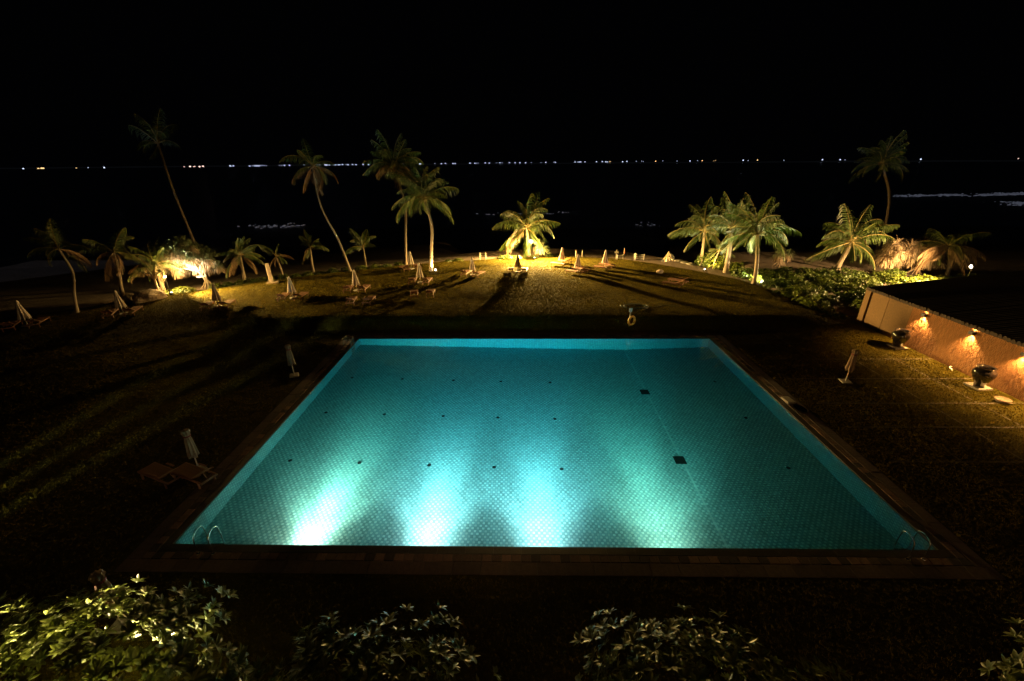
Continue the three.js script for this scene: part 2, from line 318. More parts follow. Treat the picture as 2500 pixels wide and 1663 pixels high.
// ---------------------------------------------------------------- low building on the right
{
  const b = thing('garden_building', 'low plastered building with dark tiled roof and wall lamps', 'building', [25, 0, -21]);
  // local axes: x away from the pool, z towards the camera
  part('wall', metre(box(0.3, 2.78, 22.9, 0.15, 1.39, 15.55)), M.plaster, b);
  part('end_wall', metre(box(20, 2.7, 0.3, 10.3, 1.35, 0.15)), M.plaster, b);
  part('corner_post', rbox(0.36, 2.78, 0.5, 0.02, 0.14, 1.39, 0.25), M.panel, b);
  for (const [z0, z1, dx] of [[0.53, 1.14, 0.07], [1.17, 2.1, 0.03], [2.13, 4.06, 0.03]]) part('door_panel', metre(rbox(0.1, 2.6, z1 - z0, 0.012, 0.05 + dx, 1.3, (z0 + z1) / 2)), M.panel, b);
  part('lintel', box(0.2, 0.18, 3.6, 0.12, 2.695, 2.3), M.frame, b);
  const roof = part('roof', new THREE.ExtrudeGeometry(new THREE.Shape([[-0.5, 2.9], [16, 4.8], [16, 4.68], [-0.5, 2.78]].map((p) => new THREE.Vector2(...p))), { depth: 27, bevelEnabled: false }).translate(0, 0, 0.62), M.roof, b);
  const len = Math.hypot(16.6, 1.91), tile = new THREE.CylinderGeometry(0.105, 0.115, len, 7, 1, false, 0, Math.PI).rotateY(-Math.PI / 2 + Math.PI).rotateZ(-Math.PI / 2);
  const tg = new THREE.CylinderGeometry(0.105, 0.12, len, 8, 1, false).rotateZ(-Math.PI / 2 + Math.atan2(1.9, 16.5)).translate(7.7, 3.86, 0);
  const r = rng(4);
  for (let k = 0; k < 118; k++) { const m = part('roof_tile', tg, M.roof, b); m.position.set((r() - 0.5) * 0.06, (r() - 0.5) * 0.02, 0.75 + k * 0.226); }
  // wall lamps: a box that throws light up and down the wall
  [-15.9, -12.78, -10.0, -7.1].forEach((z, k) => {
    const t = thing('wall_lamp', ['box wall lamp nearest the door panels', 'box wall lamp between the two black jars', 'box wall lamp cut by the right edge of the picture', 'box wall lamp beyond the right edge of the picture'][k], 'wall lamp', [24.99, k > 1 ? 2.32 : 2.4, z], 0, 'lamps on the garden building');
    part('housing', join([box(0.01, 0.16, 0.24, -0.2, 0, 0), box(0.2, 0.16, 0.01, -0.1, 0, 0.115), box(0.2, 0.16, 0.01, -0.1, 0, -0.115), box(0.02, 0.2, 0.2, -0.012, 0, 0)]), M.black, t);
    part('lamp_tube', rbox(0.07, 0.05, 0.13, 0.015, -0.1, 0, 0), glow(1, 0.62, 0.3, 14), t);
    const c = RGB(1, 0.5, 0.14);
    spot('wall_lamp_down', c, 150, [-0.08, -0.05, 0], [-0.42, -1, 0], 0.98, 0.4, t, 2);
    spot('wall_lamp_up', c, 26, [-0.1, 0.05, 0], [-0.05, 1, 0], 1.1, 0.8, t, 2);
  });
}
// black glazed jars on slabs
{
  const prof = [[0.0, 0.02], [0.2, 0.0], [0.23, 0.06], [0.26, 0.2], [0.4, 0.48], [0.49, 0.72], [0.47, 0.9], [0.38, 1.02], [0.36, 1.06], [0.41, 1.1], [0.4, 1.13], [0.33, 1.1], [0.3, 1.0], [0.36, 0.85], [0.36, 0.6], [0, 0.45]].map(([a, y]) => new THREE.Vector2(a, y));
  const jarG = new THREE.LatheGeometry(new THREE.SplineCurve(prof).getPoints(60), 40), slab = rbox(0.82, 0.1, 0.82, 0.012, 0, 0.05, 0);
  [[24.2, -16.2, 'near the door panels', 'further'], [24.2, -10.75, 'by the right edge of the picture', 'nearer']].forEach(([x, z, where, w], k) => {
    const p = thing('plinth', `square pale stone plinth under the ${w} black jar`, 'plinth', [x, 0.005, z], 0.05 * k); part('slab', slab, M.concrete, p);
    const j = thing('glazed_jar', `large black glazed jar ${where}`, 'jar', [x, 0.105, z]); part('body', jarG, M.glaze, j);
  });
  const r = thing('planter_bowl', 'small dark round bowl on the ground before the nearer jar', 'bowl', [23.85, 0, -9.15]);
  part('body', new THREE.LatheGeometry([[0.0, 0.02], [0.22, 0.0], [0.3, 0.16], [0.33, 0.2], [0.3, 0.2], [0.26, 0.13], [0, 0.08]].map(([a, y]) => new THREE.Vector2(a, y)), 28), M.stone, r);
  const p = thing('water_pipe', 'short bent pale pipe at the foot of the plastered wall', 'pipe', [24.95, 0, -13.1]);
  part('pipe', tube([V(0, 0.12, 0), V(-0.2, 0.12, 0.05), V(-0.32, 0.1, 0.3), V(-0.34, 0.03, 0.42)], 0.025, 20, 8), M.white, p);
}
// paving strips between the grass squares by that wall
{
  const g = structure('paving_grid'), r = rng(13);
  const sm_ = mat(RGB(0.1, 0.085, 0.06), 0.95, { map: rep(texSoil, 1) });
  const strip = (x0, x1, z) => { const n = Math.round((x1 - x0) / 1.3), L = (x1 - x0) / n, ge = rbox(L - 0.012, 0.06, 0.1, 0.006); for (let k = 0; k < n; k++) { const m = part('paving_strip', ge, sm_, g); m.position.set(x0 + (k + 0.5) * L, -0.022 + r() * 0.01, z + (r() - 0.5) * 0.02); } };
  for (const z of [-19.5, -16.92, -14.36, -11.74, -9.05, -6.9, -4.4]) strip(14.4, 24.9, z);
  for (const x of [22.6, 20, 17.4]) for (let z = -19.5; z < -3; z += 2.55) for (const k of [0, 1]) { const m = part('paving_strip', rbox(0.09, 0.06, 1.22, 0.006), sm_, g); m.position.set(x, -0.026 + r() * 0.006, z + 0.66 + k * 1.25); }
}

// ---------------------------------------------------------------- plants
// palm fronds: six shared shapes of unit length, from upright to hanging
const FRONDS = [[1.48, 0.7], [1.35, 1.0], [1.2, 1.5], [1.0, 1.2], [0.85, 1.75], [0.65, 1.4], [0.45, 1.7], [0.2, 1.3], [0.0, 1.5], [-0.3, 1.15], [-0.6, 0.8]].map(([e0, droop], k) => {
  const r = rng(100 + k), pos = [], pts = [], seg = 16; let p = V(0, 0, 0);
  for (let i = 0; i <= seg; i++) { const e = e0 - droop * Math.pow(i / seg, 1.35); pts.push(p.clone()); p = p.clone().add(V(Math.cos(e), Math.sin(e), 0.5 * Math.sin(k * 2.3) * Math.pow(i / seg, 1.5)).multiplyScalar(1 / seg)); }
  const c = new THREE.CatmullRomCurve3(pts);
  for (let i = 0; i < 38; i++) for (const s of [-1, 1]) {
    if (r() < 0.06) continue;
    const t = 0.16 + 0.83 * (i + 0.4 * r()) / 38, b = c.getPoint(t), tan = c.getTangent(t), side = V(0, 0, s);
    const L = 0.3 * Math.pow(Math.sin(Math.PI * (0.1 + 0.86 * t)), 0.7) * (0.75 + 0.45 * r()), w = 0.0085;
    const d = side.clone().multiplyScalar(0.72).addScaledVector(tan, 0.5 + 0.5 * t).addScaledVector(V(0, -1, 0), 0.3 + 0.6 * r()).normalize();
    const m = b.clone().addScaledVector(d, L * 0.5), e = m.clone().addScaledVector(d.clone().add(V(0, -1.1 - 0.9 * r(), 0)).normalize(), L * 0.5), q = tan.clone().multiplyScalar(w);
    const a0 = b.clone().sub(q), a1 = b.clone().add(q), m0 = m.clone().addScaledVector(q, -0.8), m1 = m.clone().addScaledVector(q, 0.8);
    for (const v of [a0, a1, m1, a0, m1, m0, m0, m1, e]) pos.push(v.x, v.y, v.z);
  }
  return { leaves: geo(pos, null, false), spine: trunkGeo(pts, (t) => lerp(0.016, 0.004, t), 12, 0, 5) };
});
FRONDS.forEach((f) => f.leaves.computeVertexNormals());
const nutG = new THREE.SphereGeometry(0.13, 10, 8).scale(1, 1.25, 1);
function palm(label, base, crown, o) {
  const r = rng(o.seed), t = thing(o.name ?? 'coconut_palm', label, 'palm tree', base, 0, o.group ?? 'palms around the lawn');
  const top = V(crown[0] - base[0], crown[1] - base[1], crown[2] - base[2]), bow = o.bow ?? [0, 0];
  const pts = [V(0, -0.15, 0), V(top.x * 0.1 + bow[0] * 0.5, top.y * 0.3, top.z * 0.1 + bow[1] * 0.5), V(top.x * 0.45 + bow[0], top.y * 0.65, top.z * 0.45 + bow[1]), top.clone()];
  const R = o.r ?? 0.15;
  part('trunk', trunkGeo(pts, (q) => R * (1 + 0.75 * Math.exp(-q * 16) - 0.3 * q), Math.round(top.y * 7) + 4, 0.035), M.trunk, t);
  const n = Math.round((o.n ?? 20) * 1.5), L = o.L ?? 3.8;
  for (let k = 0; k < n; k++) {
    const dry = o.dry && r() < o.dry, u = (k + 0.5 * r()) / n, kind = dry ? 7 + Math.floor(r() * 4) : clamp(Math.floor(u * 10 + 1.6 * (r() - 0.5) + (o.lift ?? 0) * 2), 0, 10), sc = L * (0.68 + 0.5 * r()), f = FRONDS[kind];
    const m = part('frond', f.leaves, dry ? M.frondDry : r() < (o.young ?? 0.25) ? M.frondYoung : M.frond, t);
    m.position.copy(top); m.rotation.order = 'YXZ'; m.rotation.set((r() - 0.5) * 1.0, k * 2.39996 + (o.turn ?? 0) + (r() - 0.5) * 0.9, 0); m.scale.setScalar(sc);
    part('rachis', f.spine, dry ? M.frondDry : M.rachis, m);
  }
  for (let k = 0; k < (o.nuts ?? 0); k++) { const a = k * 2.4, m = part('coconut', nutG, M.rachis, t); m.position.copy(top).add(V(Math.cos(a) * 0.25, -0.25 - 0.12 * (k % 3), Math.sin(a) * 0.25)); }
  return t;
}
const gy = (x, z) => (z < edgeZ(x) ? beachY(x, z) : lawnY(x, z));
const at = (x, z) => [x, gy(x, z) - 0.02, z];
palm('slender palm with a full crown rising from the lawn by a small spotlight', at(-10.7, -35.7), [-10.85, 8.3, -35.6], { seed: 1, L: 3.9, n: 24, nuts: 7, bow: [0.55, 0], r: 0.17 });
palm('tall palm behind it with crown above the far lights', at(-14.3, -38.9), [-14.35, 11.2, -38.5], { seed: 2, L: 3.7, n: 20, nuts: 5, bow: [0.7, 0], r: 0.15, dry: 0.15 });
palm('short stout palm behind the bright lamp in the middle', at(0.15, -43.3), [-0.07, 4.2, -43.2], { seed: 3, L: 4.4, n: 22, r: 0.24, dry: 0.1, young: 0.4, turn: 0.6 });
palm('leftmost palm of the clump on the right of the lawn', at(19.6, -38.0), [19.43, 4.4, -38], { seed: 4, L: 3.7, n: 18, r: 0.16 });
palm('stout palm with pale swollen foot inside the right clump', at(20.95, -34.6), [20.7, 5.2, -34.6], { seed: 5, L: 3.5, n: 16, r: 0.25, lift: -0.6 });
palm('bright green uplit palm at the right end of the lawn', at(21.7, -30.2), [20.95, 5.3, -30.1], { seed: 6, L: 3.5, n: 20, r: 0.19, young: 0.7, turn: 1.1 });
palm('thin young palm in the undergrowth of the right clump', at(20.3, -36.3), [20.6, 2.6, -36.2], { seed: 7, L: 1.9, n: 10, r: 0.09, name: 'young_palm' });
palm('leaning palm standing in the shrubs on the right', at(33.7, -36.2), [34.1, 3.5, -35.9], { seed: 8, L: 4.0, n: 18, r: 0.27, nuts: 5, dry: 0.12, bow: [0.2, 0] });
palm('brown withered palm beside the orange floodlight', at(42.4, -32.8), [41.0, 3.7, -32.4], { seed: 9, L: 3.2, n: 24, r: 0.2, dry: 0.7 });
palm('tall dim palm behind the shrubs at the far right', at(48.4, -49.5), [45.7, 11.0, -49.8], { seed: 10, L: 4.2, n: 19, r: 0.2, bow: [0.6, 0] });
palm('thin dim palm at the left edge of the lawn', at(-36.5, -21.6), [-35.6, 5.8, -21.4], { seed: 11, L: 2.6, n: 8, r: 0.11, bow: [0.7, 0], dry: 0.2 });
palm('dim leaning palm behind the boulders on the left', at(-35.2, -24.6), [-34.4, 5.0, -24.4], { seed: 12, L: 2.5, n: 8, r: 0.15, dry: 0.3, bow: [0.2, 0] });
palm('ringed pale palm trunk left of the lit screw pine', at(-34.7, -28.3), [-34.6, 3.1, -28.2], { seed: 13, L: 2.6, n: 14, r: 0.2, dry: 0.3 });
palm('small palm with drooping fronds right of the screw pine', at(-29.8, -33.0), [-29.5, 3.0, -32.8], { seed: 14, L: 2.4, n: 15, r: 0.17, dry: 0.35 });
palm('very tall dim palm leaning left above the beach', at(-19.5, -35.6), [-21.6, 11.3, -35.4], { seed: 15, L: 3.3, n: 9, r: 0.11, bow: [-1.1, 0], dry: 0.3 });
palm('tallest palm on the left with a lit bare trunk', at(-36.0, -36.0), [-38.6, 13.6, -38], { seed: 16, L: 3.4, n: 7, r: 0.15, bow: [-0.4, 0] });
palm('small dim palm on the beach behind the stone slab', at(-24.8, -37.9), [-24.7, 2.8, -38], { seed: 17, L: 2.2, n: 7, r: 0.14, name: 'young_palm', dry: 0.3 });
palm('forked small palm in the hedge near the stone slab', at(-26.6, -34.6), [-27.1, 2.4, -35], { seed: 18, L: 1.9, n: 6, r: 0.12, name: 'young_palm', dry: 0.3 });
palm('upright young palm on the beach behind the umbrellas', at(-19, -39.1), [-19, 2.6, -39], { seed: 19, L: 2.7, n: 5, r: 0.11, name: 'young_palm', lift: -1.2 });

// screw pines: forked stems on prop roots with heads of long strap leaves, dry skirts below
const HEADS = [0, 1, 2].map((k) => {
  const r = rng(300 + k), pos = [], dry = k === 2;
  for (let i = 0; i < 70; i++) {
    const a = i * 2.39996, e = dry ? -0.2 - 0.9 * r() : lerp(1.3, -0.25, i / 70) + 0.2 * (r() - 0.5), L = 0.75 + 0.4 * r(), w = 0.026 + 0.01 * r();
    let p = V(0, 0, 0), d = V(Math.cos(a) * Math.cos(e), Math.sin(e), Math.sin(a) * Math.cos(e)); const s = V(-Math.sin(a), 0, Math.cos(a)), rows = [];
    for (let j = 0; j <= 4; j++) { const ww = w * (j === 4 ? 0.05 : 1 - j * 0.12); rows.push([p.clone().addScaledVector(s, -ww), p.clone().addScaledVector(s, ww)]); p = p.clone().addScaledVector(d, L / 4); d = d.clone().add(V(0, -0.32 - 0.22 * j, 0)).normalize(); }
    for (let j = 0; j < 4; j++) for (const v of [rows[j][0], rows[j][1], rows[j + 1][1], rows[j][0], rows[j + 1][1], rows[j + 1][0]]) pos.push(v.x, v.y, v.z);
  }
  return geo(pos);
});
function screwPine(label, base, heads, o = {}) {
  const r = rng(o.seed ?? 1), t = thing('screw_pine', label, 'tree', base, 0), fork = V(o.fx ?? 0, o.fh ?? 1.7, o.fz ?? 0);
  part('trunk', trunkGeo([V(0, 0.5, 0), V(fork.x * 0.3, fork.y * 0.6, 0), fork], () => o.r ?? 0.12, 10, 0.03), M.root, t);
  for (let k = 0; k < 9; k++) { const a = k * 0.7, R = 0.55 + 0.35 * r(); part('prop_root', bar(V(0, 0.6 + 0.5 * r(), 0), V(Math.cos(a) * R, -0.1, Math.sin(a) * R), 0.03 + 0.02 * r(), 6), M.root, t); }
  for (const [x, y, z, sc = 1] of heads) {
    const h = V(x, y, z);
    part('branch', trunkGeo([fork.clone(), fork.clone().lerp(h, 0.5).add(V(0, 0.15, 0)), h], (q) => lerp(0.09, 0.05, q), 8, 0.02, 7), M.root, t);
    const m = part('leaf_head', HEADS[Math.floor(r() * 2)], r() < (o.brown ?? 0.1) ? M.strapDry : M.strapLeaf, t); m.position.copy(h); m.rotation.y = r() * 6; m.scale.setScalar(sc);
    if (r() < (o.skirt ?? 0.7)) { const s = part('dry_skirt', HEADS[2], M.strapDry, t); s.position.copy(h).add(V(0, -0.06, 0)); s.rotation.y = r() * 6; s.scale.setScalar(sc * 1.05); }
  }
  return t;
}
{
  const r = rng(77), hs = [];
  for (let k = 0; k < 44; k++) { const u = r() * 2 - 1; hs.push([-1.7 + u * 2.7, 2.0 + 3.0 * r() * (1 - 0.5 * u * u), -0.4 + (r() - 0.5) * 2.8, 0.85 + 0.4 * r()]); }
  screwPine('broad floodlit screw pine with pale hanging skirts on the left', at(-31.6, -30.0), hs, { seed: 5, skirt: 0.85, fh: 1.7, fx: -0.5 });
  const h2 = []; for (let k = 0; k < 34; k++) h2.push([-1.2 + 6.2 * (r() - 0.5), 1.7 + 1.5 * r(), (r() - 0.5) * 2.6, 1.05 + 0.35 * r()]);
  screwPine('dry brown screw pine left of the orange floodlight', at(40.6, -34.4), h2, { seed: 6, skirt: 1, brown: 0.65, fh: 1.5 });
  const h3 = []; for (let k = 0; k < 9; k++) h3.push([1.4 * (r() - 0.2), 1.7 + 0.9 * r(), (r() - 0.5) * 1.2, 0.9 + 0.2 * r()]);
  screwPine('small dry screw pine behind the orange floodlight', at(45.2, -36.6), h3, { seed: 7, skirt: 0.9, brown: 0.4, fh: 1.3 });
  screwPine('bare branched screw pine on a root skirt by the boulders', at(-33.7, -26.6), [[-0.9, 2.4, 0.1, 0.6], [0.3, 2.8, -0.2, 0.7], [-0.2, 2.9, 0.3, 0.6], [0.7, 2.3, 0, 0.7]], { seed: 8, skirt: 0.2, fh: 1.6, r: 0.1 });
  screwPine('small grey screw pine in the dark shrubs on the right', at(28.5, -38.0), [[-0.4, 1.3, 0, 0.9], [0.5, 1.5, 0.2, 0.9], [0, 1.7, -0.3, 0.8]], { seed: 9, skirt: 0.8, fh: 0.9 });
  screwPine('white lit spiky screw pine beside the central palm', at(1.75, -43.1), [[-0.5, 0.9, 0.2, 0.8], [0.1, 1.4, 0, 0.9], [0.6, 1.0, 0.1, 0.8], [0.1, 0.7, 0.5, 0.8], [-0.3, 1.7, -0.2, 0.8], [0.9, 0.6, 0.2, 0.7], [0.4, 1.9, 0, 0.7]], { seed: 10, skirt: 0.15, fh: 0.6, r: 0.07 });
  screwPine('spiky plant at the lit white boulder', at(16.8, -40.9), [[0, 0.3, 0, 0.6], [-0.25, 0.25, 0.15, 0.5]], { seed: 11, skirt: 0, fh: 0.2, r: 0.05 });
}
// leafy shrubs: rosettes of obovate leaves over an uneven dome
function leafStrip(pos, b, d, up, L, w, curl, rows = 2) {
  const s = new THREE.Vector3().crossVectors(d, up).normalize(); let p = b.clone(), dir = d.clone(); const q = []; const prof = rows === 2 ? [0.35, 1, 0.15] : [0.18, 0.62, 1, 0.82, 0.1];
  for (let j = 0; j <= rows; j++) { const ww = w * prof[j]; q.push([p.clone().addScaledVector(s, -ww), p.clone(), p.clone().addScaledVector(s, ww)]); q[j][1].addScaledVector(up, -w * 0.25 * prof[j]); p = p.clone().addScaledVector(dir, L / rows); dir = dir.clone().addScaledVector(up, -curl / rows).normalize(); }
  for (let j = 0; j < rows; j++) for (const [m, n] of rows === 2 ? [[0, 2]] : [[0, 1], [1, 2]]) for (const v of [q[j][m], q[j][n], q[j + 1][n], q[j][m], q[j + 1][n], q[j + 1][m]]) pos.push(v.x, v.y, v.z);
}
function rosette(r, pos, c, axis, n, L, w, rows) {
  const t = Math.abs(axis.y) > 0.9 ? V(1, 0, 0) : V(0, 1, 0), u = new THREE.Vector3().crossVectors(axis, t).normalize(), v = new THREE.Vector3().crossVectors(axis, u), out = [];
  for (let i = 0; i < n; i++) {
    const a = i * 2.39996 + r(), k = lerp(0.95, 0.25, i / n) + 0.2 * (r() - 0.5), d = u.clone().multiplyScalar(Math.cos(a)).addScaledVector(v, Math.sin(a)).multiplyScalar(Math.cos(k)).addScaledVector(axis, Math.sin(k)).normalize();
    const up = axis.clone().addScaledVector(d, -axis.dot(d)).normalize(), len = L * (0.75 + 0.45 * r());
    if (pos) leafStrip(pos, c.clone().addScaledVector(axis, 0.02 * i * L), d, up, len, w * (0.8 + 0.4 * r()), 0.5, rows); else out.push({ c: c.clone().addScaledVector(axis, 0.02 * i * L), d, up, len });
  }
  return out;
}
const SHRUBS = [0, 1, 2, 3].map((k) => {
  const r = rng(500 + k), pos = [], stems = [];
  for (let i = 0; i < 170; i++) {
    const a = r() * 6.283, e = Math.asin(Math.pow(r(), 0.8)), lump = 0.72 + 0.35 * N(Math.cos(a) * 1.7 + k * 9, e * 2, Math.sin(a) * 1.7) + 0.18 * r(), d = V(Math.cos(a) * Math.cos(e), Math.sin(e) * 0.75, Math.sin(a) * Math.cos(e)), c = d.clone().multiplyScalar(lump * (i < 50 ? 0.75 : 1));
    rosette(r, pos, c, d.clone().add(V(0, 0.6, 0)).normalize(), 8, 0.15, 0.036, 2);
    if (i % 14 === 0) stems.push(bar(V(0, 0, 0), c, 0.014, 4));
  }
  return { leaves: geo(pos), stems: join(stems) };
});
let shrubSeed = rng(900);
function shrub(label, x, z, sc, group, tall = 1, tone) {
  const k = Math.floor(shrubSeed() * 4), t = thing('leafy_shrub', label, 'shrub', [x, gy(x, z) - 0.08, z], shrubSeed() * 6.28, group);
  const m = part('foliage', SHRUBS[k].leaves, M.leaf[tone ?? Math.floor(shrubSeed() * 3)], t); m.scale.set(sc, sc * tall, sc);
  const s = part('stem', SHRUBS[k].stems, M.trunk, t); s.scale.copy(m.scale); return t;
}
[[-33.9, -27.2, 0.8], [-33.0, -28.0, 0.95], [-32.3, -28.2, 0.8], [-33.3, -28.9, 0.9], [-34.3, -27.9, 0.7]].forEach(([x, z, s], k) => shrub(['low shrub at the foot of the ringed palm', 'brightest low shrub under the screw pine', 'low shrub left of the screw pine roots', 'low shrub behind the brightest one', 'low dim shrub next to the root skirt'][k], x, z, s, 'shrubs under the left screw pine', 0.8, 2));
[[-30.6, -29.6], [-29.9, -30.4], [-29.0, -31.0], [-28.3, -31.6], [-27.4, -32.0], [-26.6, -32.7], [-25.6, -33.0], [-24.6, -33.6], [-23.6, -34.2], [-22.6, -34.7], [-21.4, -35.3], [-20.2, -36.3], [-18.8, -37.0], [-17.5, -37.7], [-16.2, -38.1], [-15, -38.8]].forEach(([x, z], k) => shrub(`hedge shrub ${k < 6 ? 'in the lit part by the screw pine' : k < 11 ? 'behind the stone slab' : 'behind the umbrellas'}, number ${['one', 'two', 'three', 'four', 'five', 'six', 'seven', 'eight', 'nine', 'ten', 'eleven', 'twelve', 'thirteen', 'fourteen', 'fifteen', 'sixteen'][k]} from the left`, x, z, 0.62 + 0.25 * shrubSeed(), 'hedge along the beach'));
[[-9.6, -40.6, 0.75, 'dark shrub right of the slender palm'], [-8.4, -41.0, 0.85, 'dark shrub left of the white ladder rack'], [-3.1, -42.3, 0.75, 'outer low shrub left of the central palm'], [-2.2, -42.2, 0.8, 'middle low shrub left of the central palm'], [-1.2, -42.0, 0.75, 'low shrub left of the lamp post'], [2.9, -43.0, 0.75, 'low shrub right of the white lit screw pine'], [3.7, -43.3, 0.6, 'small outermost shrub right of the central palm'], [1.1, -42.9, 0.7, 'shrub at the foot of the central palm']].forEach(([x, z, s, l]) => shrub(l, x, z, s, 'shrubs along the sea side of the lawn', 0.85));
[[20.2, -38.2, 1.3, 1.5], [21.2, -36.6, 1.4, 1.5], [22.3, -35.2, 1.3, 1.4], [21.9, -33.0, 1.2, 1.1], [22.8, -31.4, 1.1, 0.9], [23.6, -33.6, 1.3, 1.2], [23.0, -29.6, 1.0, 0.8], [22.9, -27.2, 1.1, 0.8], [23.6, -25.4, 1.2, 0.8], [23.9, -23.4, 1.1, 0.75], [24.2, -21.9, 0.8, 0.7]].forEach(([x, z, s, h], k) => shrub(`${['tall shrub behind the leftmost clump palm', 'tall shrub inside the right palm clump', 'tall shrub behind the stout clump palm', 'bright shrub between the stout and the uplit palm', 'shrub by the spotlight of the uplit palm', 'dark shrub behind the uplit palm', 'low shrub before the uplit palm', 'hedge shrub nearest the uplit palm', 'hedge shrub halfway to the low building', 'hedge shrub close to the low building', 'small shrub touching the corner of the low building'][k]}`, x, z, s, 'shrubs of the right palm clump', h));
{
  const r = rng(31), words = ['front', 'second', 'third', 'fourth', 'back'], cols = ['leftmost', 'second', 'third', 'fourth', 'fifth', 'sixth', 'seventh', 'eighth', 'ninth', 'tenth', 'eleventh', 'twelfth'];
  for (let j = 0; j < 5; j++) for (let i = 0; i < 12; i++) {
    const x = 23.3 + i * 1.75 + j * 0.5 + (r() - 0.5) * 0.8, z = -23.1 - j * 2.5 + (r() - 0.5) * 1.0 - (i < 2 ? 1.6 : 0);
    if (Math.hypot(x - 33.7, z + 36.2) < 0.7 || (x > 38.5 && j > 3)) continue;
    shrub(`${cols[i]} shrub of the ${words[j]} row in the thicket behind the low building`, x, z, 1.1 + 0.45 * r(), 'thicket behind the low building', 0.75 + 0.25 * r());
  }
}
// boulders
function boulder(label, pos, s, seed, m = M.stone) {
  const g = new THREE.IcosahedronGeometry(1, 4), p = g.attributes.position, uv = g.attributes.uv;
  for (let i = 0; i < p.count; i++) { const v = V().fromBufferAttribute(p, i), n = 1 + 0.22 * N(v.x * 1.3 + seed, v.y * 1.3, v.z * 1.3) + 0.06 * N(v.x * 4, v.y * 4 + seed, v.z * 4); v.multiplyScalar(n); v.y = Math.max(v.y, -0.45); p.setXYZ(i, v.x * s[0], v.y * s[1], v.z * s[2]); uv.setXY(i, v.x + v.z, v.y + v.z); }
  g.computeVertexNormals(); const t = thing('boulder', label, 'boulder', pos, seed); part('stone', g, m, t); return t;
}
boulder('large smooth boulder at the left edge of the lit lawn', [-33.3, 0.85, -25.0], [1.25, 0.7, 0.9], 1);
boulder('smaller boulder left of the large one, behind the leaning palm', [-35.3, 0.8, -24.9], [0.9, 0.5, 0.7], 2);
boulder('bright white boulder at the beach path', [17.3, 0.75, -41.2], [0.34, 0.5, 0.34], 3, M.white);
boulder('low stump-like rock on the lawn before the white bench', [13.9, 0.72, -34.4], [0.5, 0.28, 0.35], 4);
[[17.9, -40.2], [18.3, -39.3], [18.7, -38.4]].forEach(([x, z], k) => boulder(`flat pale path stone, ${['first', 'second', 'third'][k]} from the white boulder`, [x, gy(x, z) + 0.04, z], [0.5, 0.14, 0.55], 5 + k, M.concrete));

// ---------------------------------------------------------------- lawn furniture
function umbrellaProto() {
  const t = new THREE.Group(), pos = [], rows = 9, n = 48;
  const P = (i, k) => { const v = i / rows, a = k / n * Math.PI * 2, R = lerp(0.045, 0.27, Math.pow(v, 0.85)), f = 1 + (0.2 + 0.22 * v) * Math.cos(a * 8 + 0.4 * v) * (v > 0 ? 1 : 0); return [Math.cos(a) * R * f, 1.88 - v * 1.28 - 0.05 * v * Math.cos(a * 8), Math.sin(a) * R * f]; };
  for (let i = 0; i < rows; i++) for (let k = 0; k < n; k++) pos.push(...P(i, k), ...P(i, k + 1), ...P(i + 1, k + 1), ...P(i, k), ...P(i + 1, k + 1), ...P(i + 1, k));
  const g = geo(pos); part('canopy', g, M.canvas, t);
  part('vent_cap', new THREE.LatheGeometry([[0.0, 1.98], [0.05, 1.96], [0.1, 1.84], [0.13, 1.72]].map((p) => new THREE.Vector2(...p)), 16), M.canvas, t);
  part('pole', cyl(0.024, 0.024, 1.95, 0, 0, 0), M.pole, t);
  part('base', join([rbox(0.5, 0.08, 0.5, 0.02, 0, 0.05, 0), cyl(0.035, 0.035, 0.3, 0, 0.05, 0)]), M.concrete, t);
  return t;
}
function boundProto() {
  const t = new THREE.Group(), prof = [[0.02, 2.0], [0.12, 1.98], [0.15, 1.9], [0.11, 1.78], [0.1, 1.7], [0.13, 1.5], [0.16, 1.1], [0.19, 0.78], [0.14, 0.76]];
  const pos = [], n = 40, P = (i, k) => { const a = k / n * Math.PI * 2, R = prof[i][0] * (1 + 0.16 * Math.cos(a * 8 + i * 0.2)); return [Math.cos(a) * R, prof[i][1] - 0.05 * (i > 6) * Math.cos(a * 4), Math.sin(a) * R]; };
  for (let i = 0; i < prof.length - 1; i++) for (let k = 0; k < n; k++) pos.push(...P(i, k), ...P(i, k + 1), ...P(i + 1, k + 1), ...P(i, k), ...P(i + 1, k + 1), ...P(i + 1, k));
  part('canopy', geo(pos), M.canvasOld, t); part('strap', new THREE.CylinderGeometry(0.135, 0.135, 0.06, 24, 1, true).translate(0, 1.73, 0), M.strap, t);
  part('pole', cyl(0.024, 0.024, 1.9, 0, 0, 0), M.pole, t); part('base', join([rbox(0.5, 0.08, 0.5, 0.02, 0, 0.05, 0), cyl(0.035, 0.035, 0.3, 0, 0.05, 0)]), M.concrete, t);
  return t;
}
